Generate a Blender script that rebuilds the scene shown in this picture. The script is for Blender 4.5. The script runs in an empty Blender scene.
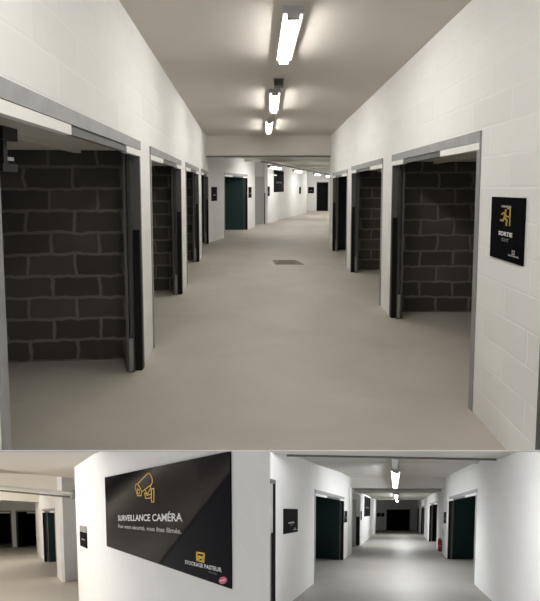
import bpy, math, random
random.seed(7)
C = bpy.context.scene.collection
SC = bpy.context.scene

# ------------------------------------------------------------------ the place
# Upper corridor: level floor at z = 0.  Two lower corridors run down ramps under it.
EYE = 1.6
SLOPE = .8137                       # fall of the lower ramps per metre of y
RAMP = {'U': (0., 0.), 'A': (-.25, SLOPE), 'B': (.10, SLOPE)}
PLATE = .6513                       # pitch of the white kerb plate at the near end of the upper floor

def zf(room, y):
    z0, s = RAMP[room]
    return z0 - s*y

def P(room, x, y, v):
    """a point v above the floor of a room; upper walls stand on the kerb plate, lower walls stop under it"""
    z = zf(room, y) + v
    if room == 'U':
        z = max(z, EYE - PLATE*y + .0005)
    else:
        z = min(z, EYE - (PLATE + .0030)*y)
    return (x, y, z)

# ------------------------------------------------------------------ materials
def new_mat(name):
    m = bpy.data.materials.new(name); m.use_nodes = True
    return m, m.node_tree, m.node_tree.nodes['Principled BSDF']

def plain(name, col, rough=.6, metal=0., spec=.5, noise=0., scale=8.):
    m, nt, b = new_mat(name)
    b.inputs['Roughness'].default_value = rough
    b.inputs['Metallic'].default_value = metal
    b.inputs['Specular IOR Level'].default_value = spec
    if noise:
        tc = nt.nodes.new('ShaderNodeTexCoord')
        n = nt.nodes.new('ShaderNodeTexNoise'); n.inputs['Scale'].default_value = scale; n.inputs['Detail'].default_value = 6
        mx = nt.nodes.new('ShaderNodeMix'); mx.data_type = 'RGBA'
        mx.inputs[6].default_value = tuple(c*(1-noise) for c in col)+(1,)
        mx.inputs[7].default_value = tuple(min(1, c*(1+noise)) for c in col)+(1,)
        nt.links.new(tc.outputs['Object'], n.inputs['Vector'])
        nt.links.new(n.outputs['Fac'], mx.inputs[0])
        nt.links.new(mx.outputs[2], b.inputs['Base Color'])
    else:
        b.inputs['Base Color'].default_value = tuple(col)+(1,)
    return m

def emit(name, col, strength):
    m, nt, b = new_mat(name)
    b.inputs['Base Color'].default_value = (.9, .9, .9, 1)
    b.inputs['Emission Color'].default_value = tuple(col)+(1,)
    b.inputs['Emission Strength'].default_value = strength
    return m

def blocks(name, c1, c2, mortar, bw, bh, ms, bump, wobble=.01, rough=.85, smooth=.1, patch=.0):
    """block masonry on the wall's own length/height coordinates (UV in metres)"""
    m, nt, b = new_mat(name)
    N, Lk = nt.nodes, nt.links
    b.inputs['Roughness'].default_value = rough
    b.inputs['Specular IOR Level'].default_value = .25
    uv = N.new('ShaderNodeUVMap')
    nz = N.new('ShaderNodeTexNoise'); nz.inputs['Scale'].default_value = 7.; nz.inputs['Detail'].default_value = 4
    Lk.new(uv.outputs['UV'], nz.inputs['Vector'])
    sub = N.new('ShaderNodeVectorMath'); sub.operation = 'SUBTRACT'; sub.inputs[1].default_value = (.5, .5, .5)
    Lk.new(nz.outputs['Color'], sub.inputs[0])
    sc = N.new('ShaderNodeVectorMath'); sc.operation = 'SCALE'; sc.inputs['Scale'].default_value = wobble*2
    Lk.new(sub.outputs[0], sc.inputs[0])
    ad = N.new('ShaderNodeVectorMath'); ad.operation = 'ADD'
    Lk.new(uv.outputs['UV'], ad.inputs[0]); Lk.new(sc.outputs[0], ad.inputs[1])
    br = N.new('ShaderNodeTexBrick')
    br.inputs['Scale'].default_value = 1.
    br.inputs['Brick Width'].default_value = bw; br.inputs['Row Height'].default_value = bh
    br.inputs['Mortar Size'].default_value = ms; br.inputs['Mortar Smooth'].default_value = smooth
    br.inputs['Color1'].default_value = tuple(c1)+(1,); br.inputs['Color2'].default_value = tuple(c2)+(1,)
    br.inputs['Mortar'].default_value = tuple(mortar)+(1,)
    Lk.new(ad.outputs[0], br.inputs['Vector'])
    n2 = N.new('ShaderNodeTexNoise'); n2.inputs['Scale'].default_value = 38.; n2.inputs['Detail'].default_value = 5
    Lk.new(uv.outputs['UV'], n2.inputs['Vector'])
    ov = N.new('ShaderNodeMix'); ov.data_type = 'RGBA'; ov.blend_type = 'MULTIPLY'; ov.inputs[0].default_value = .35
    cr = N.new('ShaderNodeValToRGB'); cr.color_ramp.elements[0].position = .3; cr.color_ramp.elements[1].position = .7
    cr.color_ramp.elements[0].color = (1-patch, 1-patch, 1-patch, 1)
    n3 = N.new('ShaderNodeTexNoise'); n3.inputs['Scale'].default_value = 1.7; n3.inputs['Detail'].default_value = 3
    Lk.new(uv.outputs['UV'], n3.inputs['Vector']); Lk.new(n3.outputs['Fac'], cr.inputs[0])
    Lk.new(br.outputs['Color'], ov.inputs[6]); Lk.new(cr.outputs['Color'], ov.inputs[7])
    Lk.new(ov.outputs[2], b.inputs['Base Color'])
    inv = N.new('ShaderNodeMath'); inv.operation = 'MULTIPLY_ADD'; inv.inputs[1].default_value = -1.; inv.inputs[2].default_value = 1.
    Lk.new(br.outputs['Fac'], inv.inputs[0])
    mm = N.new('ShaderNodeMath'); mm.operation = 'MULTIPLY_ADD'; mm.inputs[1].default_value = .5
    Lk.new(n2.outputs['Fac'], mm.inputs[0]); Lk.new(inv.outputs[0], mm.inputs[2])
    bp = N.new('ShaderNodeBump'); bp.inputs['Strength'].default_value = bump; bp.inputs['Distance'].default_value = .01
    Lk.new(mm.outputs[0], bp.inputs['Height']); Lk.new(bp.outputs['Normal'], b.inputs['Normal'])
    return m

def concrete(name, c1, c2, scale, rough, bump=.05):
    m, nt, b = new_mat(name)
    N, Lk = nt.nodes, nt.links
    tc = N.new('ShaderNodeTexCoord')
    n = N.new('ShaderNodeTexNoise'); n.inputs['Scale'].default_value = scale; n.inputs['Detail'].default_value = 8; n.inputs['Roughness'].default_value = .62
    n.inputs['Distortion'].default_value = .6
    Lk.new(tc.outputs['Object'], n.inputs['Vector'])
    cr = N.new('ShaderNodeValToRGB'); cr.color_ramp.elements[0].position = .3; cr.color_ramp.elements[1].position = .7
    cr.color_ramp.elements[0].color = tuple(c1)+(1,); cr.color_ramp.elements[1].color = tuple(c2)+(1,)
    Lk.new(n.outputs['Fac'], cr.inputs[0]); Lk.new(cr.outputs['Color'], b.inputs['Base Color'])
    n2 = N.new('ShaderNodeTexNoise'); n2.inputs['Scale'].default_value = 30.; n2.inputs['Detail'].default_value = 5
    Lk.new(tc.outputs['Object'], n2.inputs['Vector'])
    bp = N.new('ShaderNodeBump'); bp.inputs['Strength'].default_value = bump; bp.inputs['Distance'].default_value = .01
    Lk.new(n2.outputs['Fac'], bp.inputs['Height']); Lk.new(bp.outputs['Normal'], b.inputs['Normal'])
    b.inputs['Roughness'].default_value = rough
    b.inputs['Specular IOR Level'].default_value = .3
    return m

M = {}
M['white_block'] = blocks('white painted blockwork', (.86,.855,.835), (.82,.815,.795), (.865,.86,.843), .5, .2, .012, .2, .004, .75, .9, .06)
M['white_wall'] = blocks('white painted wall', (.83,.825,.815), (.81,.805,.795), (.84,.835,.825), .5, .2, .01, .06, .01, .7, .8, .03)
M['dark_block'] = blocks('bare dark concrete blocks', (.070,.062,.055), (.105,.094,.082), (.185,.167,.147), .42, .198, .020, .5, .030, .95, .6, .40)
M['teal'] = plain('dark teal sheet metal', (.022,.050,.050), .6, 0, .2, .12, 3)
M['navy'] = plain('dark blue sheet metal', (.014,.020,.027), .55, 0, .15)
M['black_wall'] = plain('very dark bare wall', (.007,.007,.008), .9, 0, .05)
M['floor'] = concrete('beige concrete floor', (.405,.375,.328), (.495,.462,.408), .9, .6)
M['floor_grey'] = concrete('grey beige ramp floor', (.28,.266,.238), (.33,.315,.285), .6, .55)
M['floor_cream'] = concrete('pale cream ramp floor', (.53,.49,.43), (.59,.55,.49), .5, .6)
M['ceiling'] = concrete('painted concrete ceiling', (.60,.568,.515), (.66,.625,.57), .5, .85, .08)
M['ceiling_cream'] = concrete('cream painted ceiling', (.66,.63,.57), (.70,.67,.61), .4, .85, .05)
M['ceiling_grey'] = concrete('grey painted ceiling', (.54,.525,.485), (.60,.585,.545), .5, .85, .05)
M['white_edge'] = plain('white edge trim', (.9,.9,.9), .6)
M['galv'] = plain('galvanised steel', (.30,.30,.30), .5, .35, .5, .25, 9)
M['grey_rail'] = plain('grey steel rail', (.12,.12,.118), .5, .4)
M['white_rail'] = plain('white lacquered steel', (.84,.83,.80), .45)
M['panel'] = plain('grey garage door sheet', (.50,.48,.43), .6, 0, .4, .06, 4)
M['track'] = plain('dark grey door track', (.07,.07,.068), .5, .4)
M['black'] = plain('black plastic', (.007,.007,.007), .5, 0, .2)
M['sign'] = plain('glossy black sign panel', (.007,.006,.009), .05, 0, .006)
M['sign_matt'] = plain('black sign panel', (.0035,.0035,.005), .6, 0, .02)
M['ink_white'] = plain('white sign print', (.85,.85,.85), .5)
M['ink_grey'] = plain('grey sign print', (.30,.30,.31), .5)
M['ink_light'] = plain('light grey sign print', (.55,.55,.56), .5)
M['ink_yellow'] = plain('yellow sign print', (.80,.50,.03), .5)
M['ink_ochre'] = plain('dull yellow sign print', (.42,.27,.04), .5)
M['ink_pink'] = plain('pink sticker', (.70,.10,.20), .5)
M['lamp_body'] = plain('pale grey lamp body', (.45,.45,.44), .5)
M['tube'] = emit('lit lamp diffuser', (1,.975,.93), 64)
M['tube_far'] = emit('lit lamp diffuser far', (1,.98,.94), 80)
M['tube_low'] = emit('lit lamp diffuser cool', (.96,.98,1), 50)
M['tube_added_cream'] = emit('added lamp diffuser warm', (1,.97,.93), 110)
M['tube_added_near'] = emit('added lamp diffuser overhead', (.97,.98,1), 105)
M['tube_added_deep'] = emit('added lamp diffuser warm bright', (1,.96,.90), 230)
M['tube_off'] = plain('unlit prismatic diffuser', (.60,.61,.61), .35, 0, .5, .45, 30)
M['grate'] = plain('weathered grey metal cover', (.20,.175,.145), .7, 0, .3, .2, 12)
M['leaf'] = plain('pale grey door leaf', (.50,.50,.485), .5)
M['red'] = plain('red enamel', (.36,.012,.02), .3)
M['pale_print'] = plain('pale label', (.75,.73,.70), .5)
M['conduit'] = plain('pale grey conduit', (.52,.52,.51), .4, .1)
M['pipe_dark'] = plain('dark grey pipe', (.13,.125,.115), .5)

# ------------------------------------------------------------------ mesh building
class MB:
    def __init__(s): s.v=[]; s.f=[]; s.uv=[]
    def face(s, pts, uvs=None):
        i=len(s.v); s.v+= [tuple(p) for p in pts]; s.f.append(tuple(range(i,i+len(pts))))
        s.uv.append(uvs if uvs else [(p[0]+p[1],p[2]) for p in pts])
    def hexa(s, b, t, uvs=True):
        """b, t: four bottom and four top points in the same turning order"""
        s.face(b[::-1]); s.face(t)
        for i in range(4):
            j=(i+1)%4
            s.face([b[i],b[j],t[j],t[i]])
    def box(s, x0,x1,y0,y1,z0,z1):
        b=[(x0,y0,z0),(x1,y0,z0),(x1,y1,z0),(x0,y1,z0)]; t=[(x,y,z1) for x,y,_ in b]
        s.hexa(b,t)
    def prism(s, poly, fb, ft):
        """poly in plan, fb/ft give the bottom and top height at (x,y)"""
        b=[(x,y,fb(x,y)) for x,y in poly]; t=[(x,y,ft(x,y)) for x,y in poly]
        s.face(b[::-1]); s.face(t); n=len(poly)
        for i in range(n):
            j=(i+1)%n; s.face([b[i],b[j],t[j],t[i]])
    def tube(s, pts, r, n=10):
        from mathutils import Vector
        pts=[Vector(p) for p in pts]; rings=[]
        for i,p in enumerate(pts):
            d=(pts[min(i+1,len(pts)-1)]-pts[max(i-1,0)]).normalized()
            a=Vector((0,0,1)) if abs(d.z)<.9 else Vector((1,0,0))
            u=d.cross(a).normalized(); w=u.cross(d)
            rings.append([tuple(p+r*(math.cos(k*2*math.pi/n)*u+math.sin(k*2*math.pi/n)*w)) for k in range(n)])
        for a,b in zip(rings,rings[1:]):
            for k in range(n):
                j=(k+1)%n; s.face([a[k],a[j],b[j],b[k]])
        s.face(rings[0][::-1]); s.face(rings[-1])
    def lathe(s, c, prof, n=20):
        rings=[[(c[0]+r*math.cos(k*2*math.pi/n),c[1]+r*math.sin(k*2*math.pi/n),c[2]+z) for k in range(n)] for r,z in prof]
        for a,b in zip(rings,rings[1:]):
            for k in range(n):
                j=(k+1)%n; s.face([a[k],a[j],b[j],b[k]])
        s.face(rings[0][::-1]); s.face(rings[-1])
    def build(s, name, mat, parent=None, bevel=0., smooth=False):
        import bmesh
        o0=parent['_abs'] if parent is not None else (0,0,0)
        me=bpy.data.meshes.new(name)
        me.from_pydata([(x-o0[0],y-o0[1],z-o0[2]) for x,y,z in s.v],[],s.f)
        ul=me.uv_layers.new(name='UVMap')
        k=0
        for uvs in s.uv:
            for q in uvs:
                ul.data[k].uv=q; k+=1
        bm=bmesh.new(); bm.from_mesh(me)
        bmesh.ops.remove_doubles(bm, verts=bm.verts, dist=1e-5)
        bmesh.ops.dissolve_degenerate(bm, edges=bm.edges, dist=1e-6)
        bmesh.ops.recalc_face_normals(bm, faces=bm.faces)
        bm.to_mesh(me); bm.free()
        if smooth:
            for p in me.polygons: p.use_smooth=True
        me.materials.append(mat)
        o=bpy.data.objects.new(name,me); C.objects.link(o)
        if parent is not None:
            o.parent=parent
            o['_abs']=o0
        if bevel:
            md=o.modifiers.new('Bevel','BEVEL'); md.width=bevel; md.segments=2; md.limit_method='ANGLE'
        return o

def thing(name, label, cat, at, group=None):
    o=bpy.data.objects.new(name,None); C.objects.link(o)
    o.empty_display_size=.1
    o.location=at; o['label']=label; o['category']=cat; o['_abs']=tuple(at)
    if group: o['group']=group
    return o

def structure(o, label=None):
    o['kind']='structure'
    if label: o['label']=label
    return o

# ------------------------------------------------------------------ shell builders
def wall(name, room, A, B, v1, t, openings, mat, v0=0., breaks=(), label=None, top=None):
    """wall whose face runs A -> B in plan; t is the thickness to the left (+) or right (-) of that run.
    openings: (y0, y1, v0, v1) measured along y (or along x where the wall runs along x)"""
    L=math.hypot(B[0]-A[0],B[1]-A[1]); d=((B[0]-A[0])/L,(B[1]-A[1])/L); n=(-d[1]*t,d[0]*t)
    ax=1 if abs(d[1])>=abs(d[0]) else 0
    U=lambda q:(q-A[ax])/d[ax]
    ops=[]
    for (a,b,c,e) in openings:
        ua,ub=sorted((U(a),U(b))); ops.append((max(0,ua),min(L,ub),c,e))
    us=sorted(set([0,L]+[q for o in ops for q in o[:2]]+[U(q) for q in breaks]))
    vs=sorted(set([v0,v1]+[q for o in ops for q in o[2:]]))
    vs=[q for q in vs if v0<=q<=v1]
    def filled(i,j):
        if i<0 or j<0 or i>=len(us)-1 or j>=len(vs)-1: return False
        uc=(us[i]+us[i+1])/2; vc=(vs[j]+vs[j+1])/2
        return not any(o[0]<uc<o[1] and o[2]<vc<o[3] for o in ops)
    def pt(u,v,k):
        return P(room, A[0]+d[0]*u+n[0]*k, A[1]+d[1]*u+n[1]*k, v)
    m=MB()
    for i in range(len(us)-1):
        for j in range(len(vs)-1):
            if not filled(i,j): continue
            a,b,c,e=us[i],us[i+1],vs[j],vs[j+1]
            for k in (0,1):
                q=[pt(a,c,k),pt(b,c,k),pt(b,e,k),pt(a,e,k)]
                m.face(q,[(uu,p[2]-zf(room,p[1])) for uu,p in zip((a,b,b,a),q)])
            T=abs(t)
            if not filled(i-1,j): m.face([pt(a,c,0),pt(a,c,1),pt(a,e,1),pt(a,e,0)],[(a,c),(a+T,c),(a+T,e),(a,e)])
            if not filled(i+1,j): m.face([pt(b,c,0),pt(b,c,1),pt(b,e,1),pt(b,e,0)],[(b,c),(b+T,c),(b+T,e),(b,e)])
            if not filled(i,j-1): m.face([pt(a,c,0),pt(b,c,0),pt(b,c,1),pt(a,c,1)],[(a,c),(b,c),(b,c+T),(a,c+T)])
            if not filled(i,j+1): m.face([pt(a,e,0),pt(b,e,0),pt(b,e,1),pt(a,e,1)],[(a,e),(b,e),(b,e+T),(a,e+T)])
    return structure(m.build(name,mat),label)

def unit(a,b):
    L=math.hypot(b[0]-a[0],b[1]-a[1]); return ((b[0]-a[0])/L,(b[1]-a[1])/L),L

class Frame:
    """local frame of a doorway: u along the wall from the near jamb, k into the storage box, v up"""
    def __init__(s, room, A, B, n):
        s.room,s.A,s.n=room,A,n; s.d,s.w=unit(A,B)
    def p(s,u,k,v):
        return P(s.room, s.A[0]+s.d[0]*u+s.n[0]*k, s.A[1]+s.d[1]*u+s.n[1]*k, v)
    def hexa(s, m, u0,u1,k0,k1,v0,v1):
        b=[s.p(u0,k0,v0),s.p(u1,k0,v0),s.p(u1,k1,v0),s.p(u0,k1,v0)]
        t=[s.p(u0,k0,v1),s.p(u1,k0,v1),s.p(u1,k1,v1),s.p(u0,k1,v1)]
        m.hexa(b,t); return m

def storage_box(fr, h, mat, depth=2.6, far=.2, near=.14, back=True, side_mat=None):
    """partition walls, back wall and ceiling of the storage box behind a doorway"""
    def slab(name, u0,u1,k0,k1,v0,v1, mt, along):
        m=MB()
        n=6 if fr.room=='U' else 1
        for i in range(n):
            a0,a1=(u0+(u1-u0)*i/n,u0+(u1-u0)*(i+1)/n)
            fr_pts=lambda u,k,v: fr.p(u,k,v)
            if along=='k':
                if i: break
                for u in (u0,u1):
                    m.face([fr.p(u,k0,v0),fr.p(u,k1,v0),fr.p(u,k1,v1),fr.p(u,k0,v1)],[(k0,v0),(k1,v0),(k1,v1),(k0,v1)])
                for k in (k0,k1):
                    m.face([fr.p(u0,k,v0),fr.p(u1,k,v0),fr.p(u1,k,v1),fr.p(u0,k,v1)])
                for v in (v0,v1):
                    m.face([fr.p(u0,k0,v),fr.p(u1,k0,v),fr.p(u1,k1,v),fr.p(u0,k1,v)])
            else:
                for k in (k0,k1):
                    m.face([fr.p(a0,k,v0),fr.p(a1,k,v0),fr.p(a1,k,v1),fr.p(a0,k,v1)],[(a0,v0),(a1,v0),(a1,v1),(a0,v1)])
                for v in (v0,v1):
                    m.face([fr.p(a0,k0,v),fr.p(a1,k0,v),fr.p(a1,k1,v),fr.p(a0,k1,v)])
                if i==0: m.face([fr.p(a0,k0,v0),fr.p(a0,k1,v0),fr.p(a0,k1,v1),fr.p(a0,k0,v1)])
                if i==n-1: m.face([fr.p(a1,k0,v0),fr.p(a1,k1,v0),fr.p(a1,k1,v1),fr.p(a1,k0,v1)])
        structure(m.build(name,mt))
    w=fr.w; H=h+.42
    sm=side_mat or mat
    slab('wall_storage_side', w+far-.0, w+far+.06, .13, depth, 0, H, mat, 'k')
    slab('wall_storage_side', -near-.06, -near, .13, depth, 0, H, sm, 'k')
    slab('wall_storage_back', -near, w+far, depth, depth+.08, 0, H, sm, 'u')
    slab('ceiling_storage', -near, w+far, .13, depth, H-.03, H+.05, M['ceiling'], 'u')

def garage_door(fr, h, label, group=None, white=(.32,.80), cover=True, open_panel=True, simple=False):
    a=fr.p(fr.w/2,.05,0)
    t=thing('garage_door',label,'garage door',a,group)
    w=fr.w; H=lambda u0,u1,k0,k1,v0,v1: fr.hexa(MB(),u0,u1,k0,k1,v0,v1)
    jw=.05*max(1,w/2.2)
    H(0,jw,-.008,.11,0,h-.004).build('jamb',M['galv'],t)
    H(w-jw*.7,w,-.008,.06,0,h-.078).build('jamb',M['black' if simple else 'grey_rail'],t)
    H(0,w,-.014,.10,h-.075,h).build('header',M['galv'],t)
    # bottom rail of the raised door showing under the header
    r0,r1=h-.128,h-.077
    H(jw*.3,w*white[0],-.010,.035,r0,r1).build('rail_end',M['white_rail'],t)
    H(w*white[1],w-.01,-.010,.035,r0,r1).build('rail_end',M['white_rail'],t)
    H(w*white[0],w*white[1],-.002,.03,r0+.004,r1).build('bottom_rail',M['grey_rail'],t)
    if open_panel:
        pn=H(.10,w-.08,.10,2.1,h-.085,h-.055).build('door_panel',M['panel'],t)
        if not simple:
            for k in (.45,1.2,1.95):
                H(.12,w-.1,k,k+.05,h-.11,h-.085).build('stiffener',M['panel'],pn)
    # the vertical guide at the far jamb, dark cover on its lower part
    g=H(w-jw*.7-.06,w-jw*.7,.055,.085,0,h-.10).build('track',M['track'],t)
    H(w-jw*.7-.05,w-jw*.7,.10,.125,0,h-.10).build('track_flange',M['grey_rail'],g)
    H(jw,jw+.06,.10,.13,0,h-.10).build('track',M['track'],t)
    if cover:
        c=H(w-jw*.7-.035,w+.004,-.004,.052,0,h*.62).build('track_cover',M['black'],t)
        if not simple:
            H(w-jw*.7-.09,w-jw*.7-.06,.06,.09,.02,.30).build('roller_bracket',M['galv'],t)
    return t

# ------------------------------------------------------------------ signs
def text_mesh(body, size, align='CENTER', bold=0.):
    cu=bpy.data.curves.new('txt','FONT'); cu.body=body; cu.size=size; cu.align_x=align; cu.align_y='CENTER'
    cu.offset=bold; cu.resolution_u=3
    o=bpy.data.objects.new('txt',cu); C.objects.link(o)
    dg=bpy.context.evaluated_depsgraph_get(); dg.update()
    me=bpy.data.meshes.new_from_object(o.evaluated_get(dg))
    vs=[(v.co.x,v.co.y) for v in me.vertices]; fs=[tuple(p.vertices) for p in me.polygons]
    bpy.data.objects.remove(o); bpy.data.curves.remove(cu); bpy.data.meshes.remove(me)
    return vs,fs

class SignFace:
    """a sign board on a wall: u runs left to right for the reader, v up, stretched to width W and height Hh"""
    def __init__(s, room, A, B, v0, v1, n, thick=.012):
        s.room=room; s.A=A; s.d,s.W=unit(A,B); s.v0,s.v1=v0,v1; s.n=n; s.th=thick
    def p(s,u,v,k):
        return P(s.room, s.A[0]+s.d[0]*u+s.n[0]*k, s.A[1]+s.d[1]*u+s.n[1]*k, s.v0+v)
    def board(s,m):
        W,H,t=s.W,s.v1-s.v0,s.th
        m.hexa([s.p(0,0,.001),s.p(W,0,.001),s.p(W,0,t),s.p(0,0,t)],[s.p(0,H,.001),s.p(W,H,.001),s.p(W,H,t),s.p(0,H,t)]); return m
    def flat(s,m,vs,fs,k=.0025):
        for f in fs:
            m.face([s.p(vs[i][0],vs[i][1],s.th+k) for i in f])
        return m
    def stroke(s,m,pts,wd,sx=1.,closed=False,k=.0025):
        if closed: pts=pts+[pts[0]]
        for (x0,y0),(x1,y1) in zip(pts,pts[1:]):
            dx,dy=(x1-x0)/sx,y1-y0; L=math.hypot(dx,dy) or 1
            ox,oy=-dy/L*wd/2*sx,dx/L*wd/2; ex,ey=dx/L*wd/2*sx,dy/L*wd/2
            m.face([s.p(x0+ox-ex,y0+oy-ey,s.th+k),s.p(x1+ox+ex,y1+oy+ey,s.th+k),s.p(x1-ox+ex,y1-oy+ey,s.th+k),s.p(x0-ox-ex,y0-oy-ey,s.th+k)])
        return m

def small_sign(room, A, B, v0, v1, n, label, line='SORTIE', group=None, detail=True, mat='sign_matt', icon=True):
    sf=SignFace(room,A,B,v0,v1,n)
    W,H=sf.W,v1-v0
    t=thing('wall_sign',label,'sign',sf.p(W/2,0,0),group)
    sf.board(MB()).build('board',M[mat],t)
    if detail:
        sx=W/(H*.68)
        vs,fs=text_mesh(line,H*.088,bold=.0012); vs=[(W*.5+x*sx,H*.42+y) for x,y in vs]
        sf.flat(MB(),vs,fs).build('lettering',M['ink_white'],t)
        vs,fs=text_mesh('EXIT',H*.072,bold=.0); vs=[(W*.5+x*sx,H*.325+y) for x,y in vs]
        sf.flat(MB(),vs,fs).build('lettering',M['ink_grey'],t)
        if icon:
            m=MB(); c=(W*.52,H*.70); q=lambda x,y:(c[0]+x*H*sx,c[1]+y*H)
            # running figure beside a doorway
            sf.stroke(m,[q(.07,-.13),q(.07,.13),q(.02,.13)],.010,sx)
            sf.stroke(m,[q(-.03,.06),q(-.045,-.02),q(.01,-.06),q(.0,-.13)],.013,sx)
            sf.stroke(m,[q(-.045,-.02),q(-.07,-.07),q(-.12,-.07)],.012,sx)
            sf.stroke(m,[q(-.10,.03),q(-.07,.05),q(-.03,.05),q(0,.0),q(.04,.0)],.010,sx)
            sf.flat(m,[q(-.02+.022*math.cos(i*math.pi/4),.095+.022*math.sin(i*math.pi/4)) for i in range(8)],[tuple(range(8))])
            m.build('pictogram',M['ink_ochre'],t)
            m=MB(); sf.stroke(m,[q(-.10,.155),q(.07,.155)],.012,sx); m.build('pictogram_bar',M['ink_grey'],t)
        m=MB(); q=lambda x,y:(W*.76+x*H*sx,H*.14+y*H)
        sf.stroke(m,[q(-.02,0),q(-.02,.05),q(.02,.05),q(.02,0)],.008,sx,True); sf.stroke(m,[q(-.09,-.03),q(.09,-.03)],.010,sx)
        m.build('logo',M['ink_grey'],t)
    return t

def plain_sign(room, A, B, v0, v1, n, label, group=None, bar=.42):
    sf=SignFace(room,A,B,v0,v1,n); W,H=sf.W,v1-v0
    t=thing('wall_sign',label,'sign',sf.p(W/2,0,0),group)
    sf.board(MB()).build('board',M['sign_matt'],t)
    m=MB(); sf.stroke(m,[(W*.3,H*bar),(W*.7,H*bar)],H*.06,W/H); m.build('lettering',M['ink_grey'],t)
    return t

# ------------------------------------------------------------------ lamps
def strip_lamp(a, b, label, width=.09, mat='tube', group=None, rods=0., body_h=.055, diff_h=.037, bw=.032):
    """strip light from a to b (underside points), mounted up to the ceiling or hung on rods"""
    from mathutils import Vector
    a=Vector(a); b=Vector(b); d=(b-a); dp=Vector((d.x,d.y,0)).normalized(); s=Vector((-dp.y,dp.x,0))
    t=thing('strip_light',label,'ceiling light',tuple((a+b)/2+Vector((0,0,diff_h+body_h+rods))),group)
    def bar(p,q,w,z0,z1,ch=0.):
        m=MB(); up=Vector((0,0,1))
        bt=[p-s*w*(1-ch)+up*z0,p+s*w*(1-ch)+up*z0,q+s*w*(1-ch)+up*z0,q-s*w*(1-ch)+up*z0]
        tp=[p-s*w+up*z1,p+s*w+up*z1,q+s*w+up*z1,q-s*w+up*z1]
        m.hexa([tuple(v) for v in bt],[tuple(v) for v in tp]); return m
    e=d.normalized()*min(.05,d.length*.06)
    bar(a-e*.6,b+e*.6,width*.5+bw,diff_h,diff_h+body_h).build('lamp_body',M['lamp_body'],t)
    bar(a,b,width*.5,0,diff_h,.25).build('diffuser',M[mat],t)
    bar(a-e,a,width*.54,-.004,diff_h).build('end_cap',M['lamp_body'],t)
    bar(b,b+e,width*.54,-.004,diff_h).build('end_cap',M['lamp_body'],t)
    if rods:
        for f in (.15,.85):
            q=a+d*f
            m=MB(); m.tube([tuple(q+Vector((0,0,diff_h+body_h))),tuple(q+Vector((0,0,diff_h+body_h+rods)))],.006,6); m.build('hanger',M['lamp_body'],t)
    return t

# ================================================================== UPPER CORRIDOR
LX=lambda y:-.85-.0755*y
RX=lambda y:1.40+.0165*y
L=lambda y:(LX(y),y)
R=lambda y:(RX(y),y)

m=MB(); m.prism([(-6,2.457),(8,2.457),(8,30),(-6,30)],lambda x,y:-.012,lambda x,y:0.)
structure(m.build('floor',M['floor']),'beige concrete floor of the upper corridor')
m=MB()   # white kerb plate closing the near end of the upper floor
m.prism([(-3.4,1.30),(3.4,1.30),(3.4,2.457),(-3.4,2.457)],lambda x,y:EYE-PLATE*y-.0046,lambda x,y:EYE-PLATE*y)
structure(m.build('trim_1',M['white_edge']),'white edge between the upper corridor and the lower ones')

m=MB(); m.box(-4.2,4.2,-1.4,11.15,2.94,3.05); structure(m.build('ceiling',M['ceiling']))
m=MB(); m.hexa([(-3,11.12,2.40),(3,11.02,2.40),(3,11.35,2.40),(-3,11.4,2.40)],[(-3,11.12,2.94),(3,11.02,2.94),(3,11.35,2.94),(-3,11.4,2.94)])
structure(m.build('ceiling_beam',M['ceiling']),'painted beam across the upper corridor')
m=MB(); m.box(-6,8,11.36,30,2.62,2.70); structure(m.build('ceiling',M['ceiling_grey']))

wall('wall_left','U',L(-1.2),L(11.95),2.94,.12,[(1.44,3.64,0,1.99),(4.06,6.24,0,1.99),(6.80,8.98,0,2.0),(9.67,11.85,0,2.02)],M['white_block'],breaks=(1.3,2.457))
wall('wall_right','U',R(-1.2),R(11.2),2.94,-.12,[(-.05,2.17,0,1.99),(2.90,5.11,0,1.985),(5.57,7.87,0,1.98),(8.36,10.5,0,1.95)],M['white_block'],breaks=(1.3,2.457))

nL=(-.997,-.0755); nR=(.9998,-.0165)
main_doors=[
 ('L',1.44,3.64,1.99,'open garage door of the nearest unit on the left of the upper corridor, beside the camera','dark_block'),
 ('L',4.06,6.24,1.99,'second open garage door on the left of the upper corridor, beyond the first white pier','dark_block'),
 ('L',6.80,8.98,2.00,'third open garage door on the left of the upper corridor','dark_block'),
 ('L',9.67,11.85,2.02,'fourth and narrowest looking garage door on the left, just before the ceiling beam','black_wall'),
 ('R',-.05,2.17,1.99,'garage door whose grey far jamb just shows at the right edge, below the black sign','dark_block'),
 ('R',2.90,5.11,1.985,'open garage door of the large unit on the right, next to the black exit sign','dark_block'),
 ('R',5.57,7.87,1.98,'second open garage door on the right of the upper corridor, showing dark blocks','dark_block'),
 ('R',8.36,10.5,1.95,'third garage door on the right of the upper corridor, dark blue inside','navy'),
]
for i,(sd,y0,y1,h,lab,mt) in enumerate(main_doors):
    f=Frame('U',L(y0) if sd=='L' else R(y0), L(y1) if sd=='L' else R(y1), nL if sd=='L' else nR)
    garage_door(f,h,lab,'garage doors of the upper corridor')
    storage_box(f,h,M[mt],far=.19,near=.13)

# hinge gear of the nearest left door
f=Frame('U',L(1.44),L(3.64),nL)
t=thing('door_hinge','black hinge gear in the top near corner of the nearest left garage door','hinge',f.p(.38,.14,1.80))
f.hexa(MB(),.33,.45,.125,.16,1.80,1.855).build('mount_plate',M['black'],t)
f.hexa(MB(),.34,.37,.13,.15,1.70,1.80).build('arm',M['black'],t)
f.hexa(MB(),.33,.45,.13,.16,1.665,1.70).build('lever',M['black'],t)
f.hexa(MB(),.37,.44,.14,.155,1.715,1.73).build('spring',M['galv'],t)

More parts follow.
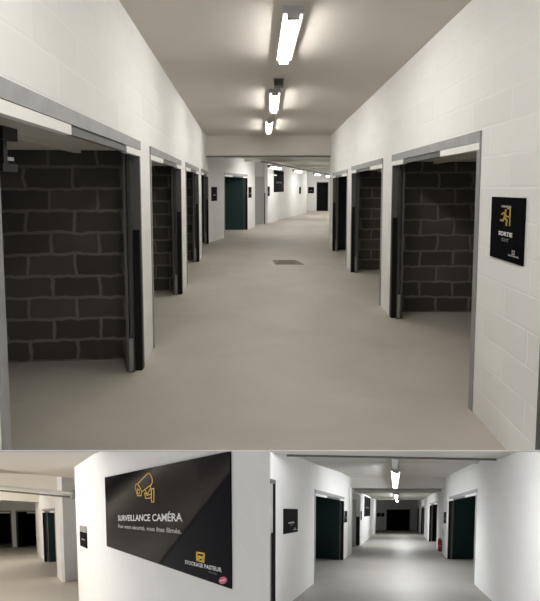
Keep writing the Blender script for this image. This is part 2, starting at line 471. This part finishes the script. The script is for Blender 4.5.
# beyond the beam
wall('wall_left','U',(-1.76,11.95),(-.6,16.77),2.62,.12,[(13.25,15.75,0,2.06)],M['white_wall'])
f=Frame('U',(-1.447,13.25),(-.846,15.75),(-1.,0.))
garage_door(f,2.06,'open garage door with a dark teal inside, left of the bend beyond the beam','garage doors of the upper corridor',simple=True,open_panel=False)
storage_box(f,2.06,M['teal'],far=-.10,near=.1,depth=1.6)
wall('wall_alcove','U',(-2.4,18.2),(-.10,18.2),2.62,.10,[],M['white_wall'])
wall('wall_left','U',(-.19,18.16),(2.3,26.4),2.62,.12,[],M['white_wall'])
wall('wall_far','U',(1.2,28.1),(6.5,28.1),2.62,.12,[(3.10,3.91,0,1.95)],M['white_wall'])
wall('wall_right','U',(1.60,11.22),(5.6,28.1),2.62,-.12,[],M['white_wall'])
t=thing('grey_door','pale grey door leaf in the alcove of the upper corridor, beyond the teal unit','door',(-.42,18.19,0))
m=MB(); m.box(-.64,-.245,18.150,18.195,0,2.05); m.build('door_leaf',M['leaf'],t)
m=MB(); m.box(-.245,-.21,18.13,18.19,0,1.35); m.build('edge_strip',M['black'],t)
f=Frame('U',(3.10,28.1),(3.91,28.1),(0,1))
t=thing('garage_door','small black doorway at the very end of the upper corridor, in a white wall','garage door',(3.5,28.2,0),'garage doors of the upper corridor')
f.hexa(MB(),0,.03,-.01,.1,0,1.95).build('jamb',M['galv'],t)
f.hexa(MB(),.78,.81,-.01,.1,0,1.95).build('jamb',M['galv'],t)
f.hexa(MB(),0,.81,-.01,.1,1.90,1.95).build('header',M['galv'],t)
f.hexa(MB(),.03,.78,.06,.10,0,1.90).build('door_panel',M['black_wall'],t)

# signs of the upper corridor
small_sign('U',R(2.715),R(2.355),1.152,1.538,(-1,.0165),'black exit sign with yellow pictogram on the white block wall, near right','SORTIE','exit signs')
wAB=lambda y:(-1.76+.2407*(y-11.95),y); wC=lambda y:(-.19+.3022*(y-18.16),y)
nAB=(.972,-.234); nC=(.957,-.289)
plain_sign('U',wAB(12.19),wAB(12.62),1.19,1.60,nAB,'black sign between the fourth left garage door and the teal unit')
plain_sign('U',wAB(15.87),wAB(16.25),1.19,1.60,nAB,'narrow black sign on the white pier just past the teal unit')
plain_sign('U',wC(18.35),wC(18.72),1.20,1.62,nC,'narrow black sign just past the grey alcove door')
plain_sign('U',wC(24.35),wC(24.8),1.20,1.60,nC,'small black sign farthest along the white left wall beyond the beam')
plain_sign('U',(2.54,28.1),(2.94,28.1),1.18,1.60,(0,-1),'small black sign beside the black doorway at the end of the upper corridor')
sf=SignFace('U',wC(19.35),wC(21.05),1.36,2.37,nC)
t=thing('wall_sign','large black sign high on the far left wall under a hanging lamp','sign',sf.p(sf.W/2,0,0))
sf.board(MB()).build('board',M['sign'],t)
FARSIGN=(sf,t)

# lamps of the upper corridor
GL='strip lights of the upper corridor'
strip_lamp((.173,3.24,2.848),(.14,4.36,2.848),'lit strip light nearest on the upper corridor ceiling','.09' and .085,'tube',GL)
strip_lamp((.069,5.87,2.848),(.066,7.20,2.848),'second lit strip light on the upper corridor ceiling, beyond the dark box',.085,'tube',GL)
strip_lamp((-.01,8.42,2.848),(-.035,9.95,2.848),'third lit strip light on the ceiling, just before the beam',.085,'tube',GL)
strip_lamp((.22,.2,2.848),(.2,1.45,2.848),'lit strip light overhead at the near end of the upper corridor',.085,'tube',GL)
for k,yy in enumerate((13.2,15.4,19.5,23.5)):
    m=MB(); m.box(-2.5 if k<2 else -.6,6,yy,yy+.22,2.52,2.62); structure(m.build('ceiling_beam',M['ceiling_grey']))
t=thing('cable_tray','long pale cable tray carrying the hanging lamps beyond the beam','cable tray',(1.9,20.5,2.395))
cA,cB=(-.25,13.55),(3.9,27.4)
m=MB(); dd,_=unit(cA,cB); ss=(-dd[1]*.05,dd[0]*.05)
q=[(cA[0]+ss[0],cA[1]+ss[1]),(cA[0]-ss[0],cA[1]-ss[1]),(cB[0]-ss[0],cB[1]-ss[1]),(cB[0]+ss[0],cB[1]+ss[1])]
m.prism(q,lambda x,y:2.395,lambda x,y:2.43); m.build('tray',M['pipe_dark'],t)
for fq in (.12,.37,.62,.87):
    m=MB(); qx,qy=cA[0]+(cB[0]-cA[0])*fq,cA[1]+(cB[1]-cA[1])*fq; m.tube([(qx,qy,2.43),(qx,qy,2.62)],.008,6); m.build('hanger',M['lamp_body'],t)
far=[(.18,15.0),(1.20,18.4),(2.53,22.8),(3.57,26.3)]
fl=['hanging strip light beyond the beam, left of the others','hanging strip light above the right end of the large far sign','third hanging strip light beyond the beam','farthest hanging strip light, before the black end doorway']
for (x,y),lab in zip(far,fl):
    strip_lamp((x-.19,y-.62,2.25),(x+.19,y+.62,2.25),lab,.10,'tube_far',GL,rods=.05)
t=thing('ceiling_box','small dark grilled box on the ceiling between the first two lamps','ceiling box',(.107,5.33,2.94))
m=MB(); m.box(.035,.18,5.27,5.45,2.925,2.94); m.build('mount_plate',M['lamp_body'],t)
m=MB(); m.box(.05,.165,5.26,5.42,2.845,2.925); b=m.build('housing',M['pipe_dark'],t)
m=MB()
for k in range(4): m.box(.056,.159,5.252,5.26,2.853+.018*k,2.862+.018*k)
m.build('grille',M['black'],b)
m=MB(); m.tube([(-1.66,11.03,2.395),(1.57,10.94,2.395)],.022,8)
o=m.build('conduit_pipe',M['pipe_dark']); o['label']='dark pipe along the lower edge of the upper corridor beam'; o['category']='pipe'
t=thing('floor_plate','dark metal plate set in the beige floor of the upper corridor','floor plate',(.38,8.85,0))
m=MB(); m.hexa([(.11,8.60,.0005),(.70,8.60,.0005),(.56,9.12,.0005),(.05,9.12,.0005)],[(.11,8.60,.006),(.70,8.60,.006),(.56,9.12,.006),(.05,9.12,.006)]); m.build('plate',M['grate'],t)
m=MB()
for k in range(5): m.box(.12+.02*k,.52,8.66+.09*k,8.685+.09*k,.006,.009)
m.build('ribs',M['grate'],t)

# ================================================================== LOWER LEFT RAMP (A)
SA=lambda v:(lambda x,y: P('A',x,y,v)[2])
m=MB(); m.prism([(-17,5.6),(-2.35,5.6),(-3.6,7.75),(-4.3,11.5),(-9,22.6),(-17,22.6)],SA(-.10),SA(0))
structure(m.build('floor',M['floor_cream']),'pale floor of the lower left ramp')
WA,WB=(-.004,1.972),(-3.687,7.570)
m=MB(); m.prism([WA,WB,(-3.40,7.70),(-1.6,4.9),(-.0036,2.20)],SA(0),SA(3.3))
structure(m.build('wall_right',M['white_wall']),'white wall with the large camera sign, lower left')
wall('wall_pier','A',(-5.21,9.87),(-4.70,11.28),3.3,-.10,[],M['white_wall'])
KA=lambda y:(-5.21-.6718*(y-9.87),y)
wall('wall_side','A',KA(9.87),KA(17.1),3.2,-.12,[(10.73,14.05,0,1.96)],M['white_wall'])
wall('wall_far','A',(-17,19.8),(-9,19.8),3.3,.12,[(-15.5,-12.86,0,1.93),(-12.64,-11.5,0,1.93)],M['white_wall'])
wall('wall_left','A',(-17,4.5),(-17,20),3.3,.1,[],M['white_wall'])
# ceiling, two beams
BT=lambda x:2.764-.1425*(min(x,-5.1)+5.24)
BB=lambda x:2.337-.118*(x+4.90)
m=MB()
xs=[-17,-11,-7,-5,-2]
def ca(x,y): return P('A',x,y,BT(x))[2]
ys=[3.4+.5*k for k in range(15)]
for (xa,xb) in zip(xs,xs[1:]):
    for (ya,yb) in zip(ys,ys[1:]):
        m.prism([(xa,ya),(xb,ya),(xb,yb),(xa,yb)],ca,lambda x,y:ca(x,y)+.03)
structure(m.build('ceiling',M['ceiling_cream']),'cream ceiling of the lower left ramp')
def zA(x,y,v): return P('A',x,y,v)
m=MB()
m.hexa([zA(-17,10.2,BB(-17)),zA(-4.6,10.2,BB(-4.6)),zA(-4.6,10.5,BB(-4.6)),zA(-17,10.5,BB(-17))],[zA(-17,10.2,BT(-17)+.03),zA(-4.6,10.2,BT(-4.6)+.03),zA(-4.6,10.5,BT(-4.6)+.03),zA(-17,10.5,BT(-17)+.03)])
structure(m.build('ceiling_beam',M['ceiling_cream']),'cream beam across the lower left ramp')
m=MB(); m.prism([(-17,10.5),(-4.6,10.5),(-4.6,15),(-17,15)],SA(2.95),SA(3.05)); structure(m.build('ceiling',M['ceiling_cream']))
m=MB()
V2=lambda x:2.25-.06*(x+8.83)
m.hexa([zA(-17,15,V2(-17)),zA(-8.0,15,V2(-8)),zA(-8,15.4,V2(-8)),zA(-17,15.4,V2(-17))],[zA(-17,15,3.1),zA(-8,15,3.1),zA(-8,15.4,3.1),zA(-17,15.4,3.1)])
structure(m.build('ceiling_beam',M['ceiling_cream']))
m=MB(); m.prism([(-17,15.4),(-7,15.4),(-7,20),(-17,20)],SA(2.62),SA(2.7)); structure(m.build('ceiling',M['ceiling_grey']))

f=Frame('A',KA(10.73),KA(14.05),(1.,.05))
f=Frame('A',KA(10.73),KA(14.05),(.83,.56))
GA='garage doors of the lower left ramp'
garage_door(f,1.96,'open garage door with teal inside on the lower left ramp, beside the pier',GA,simple=True,open_panel=False)
storage_box(f,1.96,M['teal'],far=-.25,near=.1,depth=2.)
for (a,b,lab) in ((-15.5,-12.86,'black garage doorway at the left edge of the lower left ramp'),(-12.64,-11.5,'dark garage doorway at the end of the lower left ramp, right of the other')):
    f=Frame('A',(a,19.8),(b,19.8),(0,1))
    t=thing('garage_door',lab,'garage door',f.p(f.w/2,.05,0),GA)
    f.hexa(MB(),0,.05,-.01,.10,0,1.93).build('jamb',M['grey_rail'],t)
    f.hexa(MB(),f.w-.05,f.w,-.01,.10,0,1.93).build('jamb',M['grey_rail'],t)
    f.hexa(MB(),0,f.w,-.012,.10,1.86,1.93).build('header',M['galv'],t)
    f.hexa(MB(),f.w*.5,f.w-.05,-.014,.02,1.79,1.86).build('rail_end',M['white_rail'],t)
    storage_box(f,1.93,M['black_wall'],far=.02,near=.02,depth=2.2)
# conduit with bracket
zc=lambda x,y,v:P('A',x,y,v)
t=thing('conduit_pipe','pale conduit crossing under the beam to the white pier, lower left ramp','pipe',zc(-4.8,9.75,2.34))
p0=zc(-4.80,9.75,2.325); p1=(-9.2,9.75,p0[2]+.096*4.4)
m=MB(); m.tube([p0,p1],.034,10); m.build('pipe',M['conduit'],t)
m=MB(); m.tube([(p0[0]-.06,9.72,p0[2]-.065),(p1[0],9.72,p1[2]-.065)],.018,8); m.build('cable',M['pipe_dark'],t)
m=MB(); m.box(-4.80,-4.74,9.68,9.82,p0[2]-.09,p0[2]+.15); m.build('bracket',M['galv'],t)

# signs on the lower left ramp
nW=(-.835,-.550)   # away from the sign wall, into the corridor
Wd,_=unit(WA,WB)
Wp=lambda y:(WA[0]+(WB[0]-WA[0])*(y-WA[1])/(WB[1]-WA[1]),y)
sf=SignFace('A',Wp(5.22),Wp(2.30),1.378,2.325,nW,.01)
W_,H_=sf.W,sf.v1-sf.v0; sx=W_/1.42
t=thing('wall_sign','large glossy black sign with yellow camera drawing on the white wall, lower left','sign',sf.p(W_/2,0,0))
sf.board(MB()).build('board',M['sign'],t)
def sgn(y,v): # along the board from its left end
    return ((5.27-y)/(5.27-2.315)*W_, v-1.378)
def fit_text(sf, body, u0, u1, vc, cap, mat, name, parent, bold=0., rise=0.):
    vs,fs=text_mesh(body,1.,'LEFT',bold)
    x0=min(p[0] for p in vs); x1=max(p[0] for p in vs); y0=min(p[1] for p in vs); y1=max(p[1] for p in vs)
    k=cap/.72
    vs=[(u0+(x-x0)/(x1-x0)*(u1-u0), vc+y*k+rise*((x-x0)/(x1-x0)-.5)) for x,y in vs]
    # one mesh per word: faces are gathered left to right, a wide gap starts the next word
    spans=sorted((min(vs[q][0] for q in f),max(vs[q][0] for q in f),f) for f in fs)
    gap=(u1-u0)/(x1-x0)*.13
    words=[]; right=-1e9
    for a,b,f in spans:
        if a>right+gap: words.append([])
        words[-1].append(f); right=max(right,b)
    for fw in words: sf.flat(MB(),vs,fw).build(name,M[mat],parent)

fit_text(FARSIGN[0],'SURVEILLANCE CAMÉRA',FARSIGN[0].W*.2,FARSIGN[0].W*.8,.45,.07,'ink_grey','lettering',FARSIGN[1],.02)
fit_text(sf,'SURVEILLANCE CAMÉRA',.70,2.745,1.790-1.378,.066,'ink_white','lettering',t,.018,.034)
fit_text(sf,'Pour votre sécurité, vous êtes filmés.',.70,2.72,1.688-1.378,.042,'ink_light','lettering',t,.012,.022)
ic=lambda *pts:[(u,v-1.378) for u,v in pts]
m=MB()
sf.stroke(m,ic((1.566,2.142),(1.90,2.216),(1.96,2.213),(2.009,2.185),(2.035,2.155),(2.039,2.125),(2.00,2.105),(1.70,2.050)),.010,2.4)
sf.stroke(m,ic((1.497,2.137),(1.566,2.142),(1.640,2.10),(1.700,2.055),(1.685,2.015),(1.556,2.019),(1.481,2.108)),.010,2.4,True)
sf.stroke(m,ic((1.56,2.09),(1.62,2.075),(1.63,2.035),(1.57,2.04)),.009,2.4,True)
m.build('pictogram',M['ink_yellow'],t)
m=MB()
sf.stroke(m,ic((1.985,2.10),(1.985,2.074),(1.90,2.03),(1.80,2.035),(1.822,1.984),(1.94,1.982),(1.996,1.99)),.010,2.4)
sf.stroke(m,ic((1.83,2.06),(1.87,2.01),(2.0,2.02)),.009,2.4)
sf.stroke(m,ic((2.005,2.066),(2.078,2.066),(2.07,1.942),(2.0,1.945)),.010,2.4,True)
m.build('pictogram_bracket',M['ink_yellow'],t)
m=MB()
sf.stroke(m,ic((3.005,1.503),(3.005,1.56),(3.125,1.562),(3.115,1.503)),.012,2.4,True)
sf.stroke(m,ic((3.03,1.53),(3.10,1.53)),.022,2.4); sf.stroke(m,ic((3.03,1.505),(3.04,1.525)),.010,2.4); sf.stroke(m,ic((3.095,1.505),(3.10,1.525)),.010,2.4)
m.build('logo',M['ink_yellow'],t)
fit_text(sf,'STOCKAGE PASTEUR',2.784,3.38,1.472-1.378,.028,'ink_white','lettering',t,.02,.014)
fit_text(sf,'self stockage',3.19,3.315,1.446-1.378,.010,'ink_grey','lettering',t)
m=MB(); m_pts=[(3.395+.056*math.cos(i*math.pi/8),.038+.024*math.sin(i*math.pi/8)+.012*math.cos(i*math.pi/8)) for i in range(16)]
sf.flat(m,m_pts,[tuple(range(16))],.002)
sk=m.build('sticker',M['ink_pink'],t)
m=MB(); sf.stroke(m,[(3.365,.030),(3.425,.046)],.007,2.4,k=.004); m.build('print',M['pale_print'],t)

sf2=SignFace('A',Wp(7.16),Wp(6.55),1.215,1.60,nW,.012)
t=thing('wall_sign','small sign, grey above and black below, left of the large camera sign','sign',sf2.p(sf2.W/2,0,0))
m=MB(); m.hexa([sf2.p(0,0,.001),sf2.p(sf2.W,0,.001),sf2.p(sf2.W,0,.012),sf2.p(0,0,.012)],[sf2.p(0,.27,.001),sf2.p(sf2.W,.27,.001),sf2.p(sf2.W,.27,.012),sf2.p(0,.27,.012)]); m.build('board',M['sign_matt'],t)
m=MB(); m.hexa([sf2.p(0,.275,.001),sf2.p(sf2.W,.275,.001),sf2.p(sf2.W,.275,.012),sf2.p(0,.275,.012)],[sf2.p(0,.385,.001),sf2.p(sf2.W,.385,.001),sf2.p(sf2.W,.385,.012),sf2.p(0,.385,.012)]); m.build('upper_board',M['galv'],t)
m=MB(); sf2.stroke(m,[(sf2.W*.3,.14),(sf2.W*.75,.14)],.02,2); m.build('lettering',M['ink_grey'],t)
plain_sign('A',KA(10.19),KA(9.98),1.215,1.57,(.83,.56),'narrow black sign on the white pier edge beside the teal unit, lower left')

GLA='added unseen strip lights of the lower left ramp'  # lamps added out of view to brighten this ramp
def lampA(x,y,dx,dy,v,lab,mt='tube_added_cream'):
    strip_lamp((x-dx,y-dy,zf('A',y-dy)+v),(x+dx,y+dy,zf('A',y+dy)+v),lab,.13,mt,GLA)
lampA(-4.0,4.9,-.4,.6,2.66,'unseen added strip light of the lower left ramp overhead, nearest the camera')
lampA(-6.6,6.2,-.55,.8,2.70,'unseen added strip light on the cream ceiling of the lower left ramp, nearest','tube_added_deep')
lampA(-10.2,8.6,-.55,.8,3.2,'unseen added strip light on the cream ceiling of the lower left ramp, farther left','tube_added_deep')
lampA(-12.5,13.0,-.55,.8,2.80,'unseen added strip light behind the first cream beam of the lower left ramp, at its far left','tube_added_deep')

# ================================================================== LOWER RIGHT RAMP (B)
LBx=lambda y:.876+.33*(y-7.853)
RBx=lambda y:4.043+.321*(y-7.798)
LB=lambda y:(LBx(y),y)
RB=lambda y:(RBx(y),y)
SB=lambda v:(lambda x,y: P('B',x,y,v)[2])
m=MB(); m.prism([(-1.2,5.4),(5.,5.4),(8.4,10),(15,33.6),(4,33.6),(-1.4,10)],SB(-.10),SB(0))
structure(m.build('floor',M['floor_grey']),'grey beige floor of the lower right ramp')
def slabB(v,poly,mat,lab=None,th=.06):
    m=MB(); m.prism(poly,SB(v),SB(v+th)); return structure(m.build('ceiling',M[mat]),lab)
slabB(2.37,[(-2,5.2),(6,5.2),(6,6.5),(3.52,6.22),(.18,5.74),(-2,5.45)],'ceiling_grey')
m=MB(); b=[(-2,5.45),(.18,5.74),(3.52,6.22),(6,6.5),(6,6.6),(3.52,6.32),(.18,5.84),(-2,5.55)]
m.prism(b,SB(2.37),SB(2.78)); structure(m.build('ceiling_beam',M['ceiling_grey']))
slabB(2.72,[(-2.5,5.5),(7,6.6),(9,13.5),(-.5,13.5)],'ceiling_grey','grey ceiling of the lower right ramp')
m=MB(); m.prism([(-1,7.75),(7,7.75),(7,7.9),(-1,7.9)],SB(2.50),SB(2.73)); structure(m.build('ceiling_beam',M['ceiling_grey']))
m=MB(); m.prism([(0,13.4),(8.5,13.4),(8.5,13.7),(0,13.7)],SB(2.35),SB(2.74)); structure(m.build('ceiling_beam',M['ceiling_grey']))
slabB(2.37,[(-.5,13.6),(9.,13.6),(14,26.8),(3,26.8)],'ceiling_grey')
slabB(2.50,[(3,26.8),(14,26.8),(16,31.6),(3,31.6)],'ceiling_grey')
m=MB(); m.prism([(4,26.6),(13,26.6),(13,26.85),(4,26.85)],SB(2.36),SB(2.52)); structure(m.build('ceiling_beam',M['ceiling_grey']))

wall('wall_left','B',LB(5.22),LB(26.75),2.75,.14,[(5.22,5.42,0,1.96),(7.85,11.85,0,1.97),(13.62,16.55,0,2.2)],M['white_wall'])
wall('wall_right','B',RB(3.5),RB(31.3),2.75,-.14,[(7.80,12.06,0,1.98),(15.56,19.35,0,1.96),(23.1,26.2,0,1.92),(29.2,31.2,0,1.9)],M['white_wall'])
wall('wall_far','B',(4.5,31.3),(13.5,31.3),2.5,.14,[(9.15,11.0,0,1.73)],M['white_wall'])
wall('wall_pilaster','B',(LBx(12.9)+.035,12.9),(LBx(13.58)+.035,13.58),2.36,.03,[],M['white_wall'])
wall('wall_alcove','B',(1.2,16.56),(3.73,16.56),2.36,.10,[],M['white_wall'])
t=thing('grey_door','pale grey door leaf in the alcove of the lower right ramp','door',(3.2,16.5,zf('B',16.5)))
m=MB(); m.hexa([P('B',x,y,0) for x,y in ((2.4,16.48),(3.56,16.48),(3.56,16.55),(2.4,16.55))],[P('B',x,y,2.05) for x,y in ((2.4,16.48),(3.56,16.48),(3.56,16.55),(2.4,16.55))]); m.build('door_leaf',M['leaf'],t)
m=MB(); m.hexa([P('B',x,y,.05) for x,y in ((3.58,16.44),(3.70,16.44),(3.70,16.55),(3.58,16.55))],[P('B',x,y,1.3) for x,y in ((3.58,16.44),(3.70,16.44),(3.70,16.55),(3.58,16.55))]); m.build('edge_strip',M['black'],t)

GB='garage doors of the lower right ramp'
f=Frame('B',LB(5.225),LB(5.42),(-.95,.31))
t=thing('garage_door','black garage doorway cut by the left edge of the lower right ramp','garage door',f.p(.1,.05,0),GB)
f.hexa(MB(),f.w-.02,f.w,-.004,.03,0,1.90).build('jamb',M['black'],t)
f.hexa(MB(),0,f.w,-.006,.03,1.90,1.955).build('header',M['grey_rail'],t)
f.hexa(MB(),f.w-.03,f.w+.003,.03,.05,0,1.2).build('track_cover',M['black'],t)
m=MB(); m.prism([(.004,5.62),(.09,5.62),(.09,5.66),(.004,5.66)],SB(0),SB(1.96)); structure(m.build('wall_storage_back',M['black_wall']))
f=Frame('B',LB(7.85),LB(11.85),(-.95,.31))
garage_door(f,1.97,'open garage door on the left of the lower right ramp, dark teal inside',GB,simple=True,open_panel=False)
f=Frame('B',LB(7.85),LB(11.85),(-.76,.65))
storage_box(f,1.97,M['teal'],far=-.15,near=.1,depth=2.0)
f=Frame('B',RB(7.80),RB(12.06),(.95,-.30))
garage_door(f,1.98,'large open garage door on the right of the lower right ramp, dark teal inside',GB,simple=True,open_panel=False)
f=Frame('B',RB(7.80),RB(12.06),(.98,.2))
storage_box(f,1.98,M['teal'],far=-.12,near=.1,depth=2.4)
for a,b,h,lab in ((15.56,19.35,1.96,'dark garage doorway just past the red extinguisher on the right, lower right ramp'),
                  (23.1,26.2,1.92,'narrow dark garage doorway on the right, second past the extinguisher, lower right ramp'),
                  (29.2,31.2,1.9,'farthest dark doorway on the right wall of the lower right ramp')):
    f=Frame('B',RB(a),RB(b),(.95,-.30))
    garage_door(f,h,lab,GB,simple=True,open_panel=False)
    storage_box(f,h,M['black_wall'],far=.03,near=.03,depth=1.6)
f=Frame('B',(9.15,31.3),(11.0,31.3),(0,1))
t=thing('garage_door','wide black doorway at the end of the lower right ramp','garage door',f.p(f.w/2,.1,0),GB)
f.hexa(MB(),0,.06,-.01,.12,0,1.73).build('jamb',M['grey_rail'],t)
f.hexa(MB(),f.w-.06,f.w,-.01,.12,0,1.73).build('jamb',M['grey_rail'],t)
f.hexa(MB(),0,f.w,-.01,.12,1.69,1.73).build('header',M['grey_rail'],t)
f.hexa(MB(),.06,f.w-.06,.07,.12,0,1.69).build('door_panel',M['black_wall'],t)

nLB=(.9496,-.3134); nRB=(-.9522,.3057)
small_sign('B',LB(5.775),LB(6.555),1.162,1.553,nLB,'black exit sign on the white wall at the left of the lower right ramp','SORTIE','exit signs',icon=False)
plain_sign('B',LB(11.95),LB(12.5),1.17,1.537,nLB,'narrow black sign between the teal unit and the alcove, lower right ramp')
plain_sign('B',LB(16.75),LB(17.15),1.15,1.545,nLB,'narrow black sign just past the grey alcove door, lower right ramp')
sf=SignFace('B',LB(18.3),LB(21.7),1.285,2.28,nLB)
t=thing('wall_sign','tall black sign high on the left wall of the lower right ramp, past the alcove','sign',sf.p(sf.W/2,0,0))
sf.board(MB()).build('board',M['sign_matt'],t)
fit_text(sf,'SURVEILLANCE CAMÉRA',sf.W*.2,sf.W*.78,.45,.07,'ink_grey','lettering',t,.02)
plain_sign('B',RB(13.3),RB(12.62),1.12,1.504,nRB,'narrow black sign on the white pier right of the extinguisher')
plain_sign('B',(8.40,31.3),(8.68,31.3),1.13,1.43,(0,-1),'left one of the two small black signs on the dim end wall, lower right ramp')
plain_sign('B',(8.72,31.3),(8.97,31.3),1.13,1.43,(0,-1),'right one of the two small black signs, nearest the wide black end doorway')
sf=SignFace('B',RB(13.62),RB(13.35),.62,.93,nRB)
t=thing('switch_box','small pale grey box on the white pier above the red extinguisher','switch box',sf.p(sf.W/2,0,0))
sf.board(MB()).build('housing',M['conduit'],t)
m=MB(); sf.stroke(m,[(sf.W*.3,.15),(sf.W*.7,.15)],.10,1); m.build('button',M['ink_grey'],t)

# red fire extinguisher at the pier
ex,ey=RBx(13.55)-.085,13.55
ez=P('B',ex,ey,.13)[2]
t=thing('fire_extinguisher','red fire extinguisher hung low on the right beside the white pier, lower right ramp','fire extinguisher',(ex,ey,ez))
e=.82
m=MB(); m.lathe((ex,ey,ez+.03*e),[(r*e,z*e) for r,z in [(.055,0),(.078,.02),(.082,.05),(.082,.38),(.070,.43),(.035,.465),(.028,.47)]],20); body=m.build('body',M['red'],t,smooth=True)
m=MB(); m.lathe((ex,ey,ez),[(r*e,z*e) for r,z in [(.085,0),(.088,.015),(.085,.05),(.075,.055)]],20); m.build('foot_ring',M['black'],t)
m=MB(); m.lathe((ex,ey,ez+.495*e),[(r*e,z*e) for r,z in [(.024,0),(.026,.03),(.018,.05)]],12); m.build('valve',M['galv'],t)
E3=lambda x,y,z:(ex+x*e,ey+y*e,ez+z*e)
m=MB(); m.tube([E3(0,0,.53),E3(-.03,-.05,.565),E3(-.05,-.10,.575)],.011*e,8); m.build('handle',M['black'],t)
m=MB(); m.tube([E3(-.02,-.02,.51),E3(-.09,-.05,.50),E3(-.11,-.06,.40),E3(-.10,-.05,.24),E3(-.095,-.05,.16)],.011*e,8); m.build('hose',M['black'],t)
m=MB()
for i in range(6):
    a0=math.radians(215+i*12); a1=math.radians(215+(i+1)*12); r=.0835*e
    m.face([(ex+r*math.cos(a),ey+r*math.sin(a),ez+z*e) for a,z in ((a0,.24),(a1,.24),(a1,.29),(a0,.29))])
m.build('label_band',M['ink_grey'],body)

# lamps and pipes of the lower right ramp
GLB='strip lights of the lower right ramp'
def lampB(y0,y1,v,kx,lab,mt,w,rods=.0,g=GLB):
    return strip_lamp((kx*y0,y0,zf('B',y0)+v),(kx*y1,y1,zf('B',y1)+v),lab,w,mt,g,rods=rods)
lampB(6.35,7.75,2.38,.3115,'unlit strip light hanging before the lit one, lower right ramp','tube_off',.11,.0)
lampB(3.75,5.0,2.38,.3115,'unseen added lit strip light overhead at the near end of the lower right ramp','tube_added_near',.12)  # added above the view to light the near walls
lampB(8.15,13.0,2.33,.3125,'nearest lit strip light of the lower right ramp',  'tube_low',.115,.28)
lampB(16.9,21.5,2.26,.3155,'second lit strip light of the lower right ramp','tube_low',.12,.0)
lampB(24.2,26.3,2.22,.3185,'farthest lit strip light of the lower right ramp, before the dark end','tube_low',.11,.0)
for yy,v,lab in ((14.4,2.31,'dark pipe under the ceiling past the second beam, lower right ramp, nearer'),(15.6,2.33,'dark pipe under the ceiling past the second beam, lower right ramp, farther')):
    m=MB(); m.tube([P('B',LBx(yy)+.02,yy,v),P('B',RBx(yy)-.02,yy,v+.02)],.035,8)
    o=m.build('ceiling_pipe',M['conduit']); o['label']=lab; o['category']='pipe'
m=MB(); m.tube([P('B',.24,5.70,2.345),P('B',3.45,6.14,2.345)],.014,8)  # dark tube drawing the shadow line under the beam, no real pipe
o=m.build('conduit_pipe',M['pipe_dark']); o['label']='dark strip for the shadow line under the nearest beam at the top of the lower right ramp'; o['category']='pipe'
t=thing('junction_box','small white box with a cable on the ceiling near the right wall, lower right ramp','junction box',P('B',3.75,8.35,2.72))
m=MB(); m.prism([(3.62,8.2),(3.80,8.2),(3.80,8.4),(3.62,8.4)],SB(2.62),SB(2.72)); m.build('housing',M['white_rail'],t)
m=MB(); m.tube([P('B',3.8,8.3,2.67),P('B',4.1,8.32,2.66)],.015,6); m.build('cable',M['white_rail'],t)

# white partition edges between and beside the lower corridors
m=MB(); m.hexa([(-.0034,1.5,-2.6),(.0003,1.5,-2.6),(.0003,5.66,-4.9),(-.0034,5.66,-4.9)],[(x,y,EYE-(PLATE+.003)*y) for x,y in ((-.0034,1.5),(.0003,1.5),(.0003,5.66),(-.0034,5.66))])
structure(m.build('trim_2',M['white_edge']),'white partition edge between the two lower corridors')
# ------------------------------------------------------------------ world, camera, view
w=bpy.data.worlds.new('World'); SC.world=w; w.use_nodes=True
w.node_tree.nodes['Background'].inputs['Color'].default_value=(1,.99,.97,1)
w.node_tree.nodes['Background'].inputs['Strength'].default_value=.5
cam=bpy.data.cameras.new('Camera'); co=bpy.data.objects.new('Camera',cam); C.objects.link(co); SC.camera=co
co.location=(0,0,EYE)
co.rotation_euler=(math.pi/2-math.atan(29/420),0,0)
cam.sensor_fit='VERTICAL'; cam.sensor_height=36; cam.sensor_width=36
cam.lens=420/601*36
cam.shift_y=-(300.5-216)/601
cam.clip_start=.05; cam.clip_end=200
SC.view_settings.view_transform='Standard'; SC.view_settings.look='None'
SC.view_settings.gamma=1; SC.view_settings.use_curve_mapping=False
SC.view_settings.exposure=0.
SC.cycles.use_denoising=True
SC.cycles.max_bounces=10; SC.cycles.diffuse_bounces=6
SC.cycles.sample_clamp_indirect=6
for o in bpy.data.objects:
    if '_abs' in o: del o['_abs']
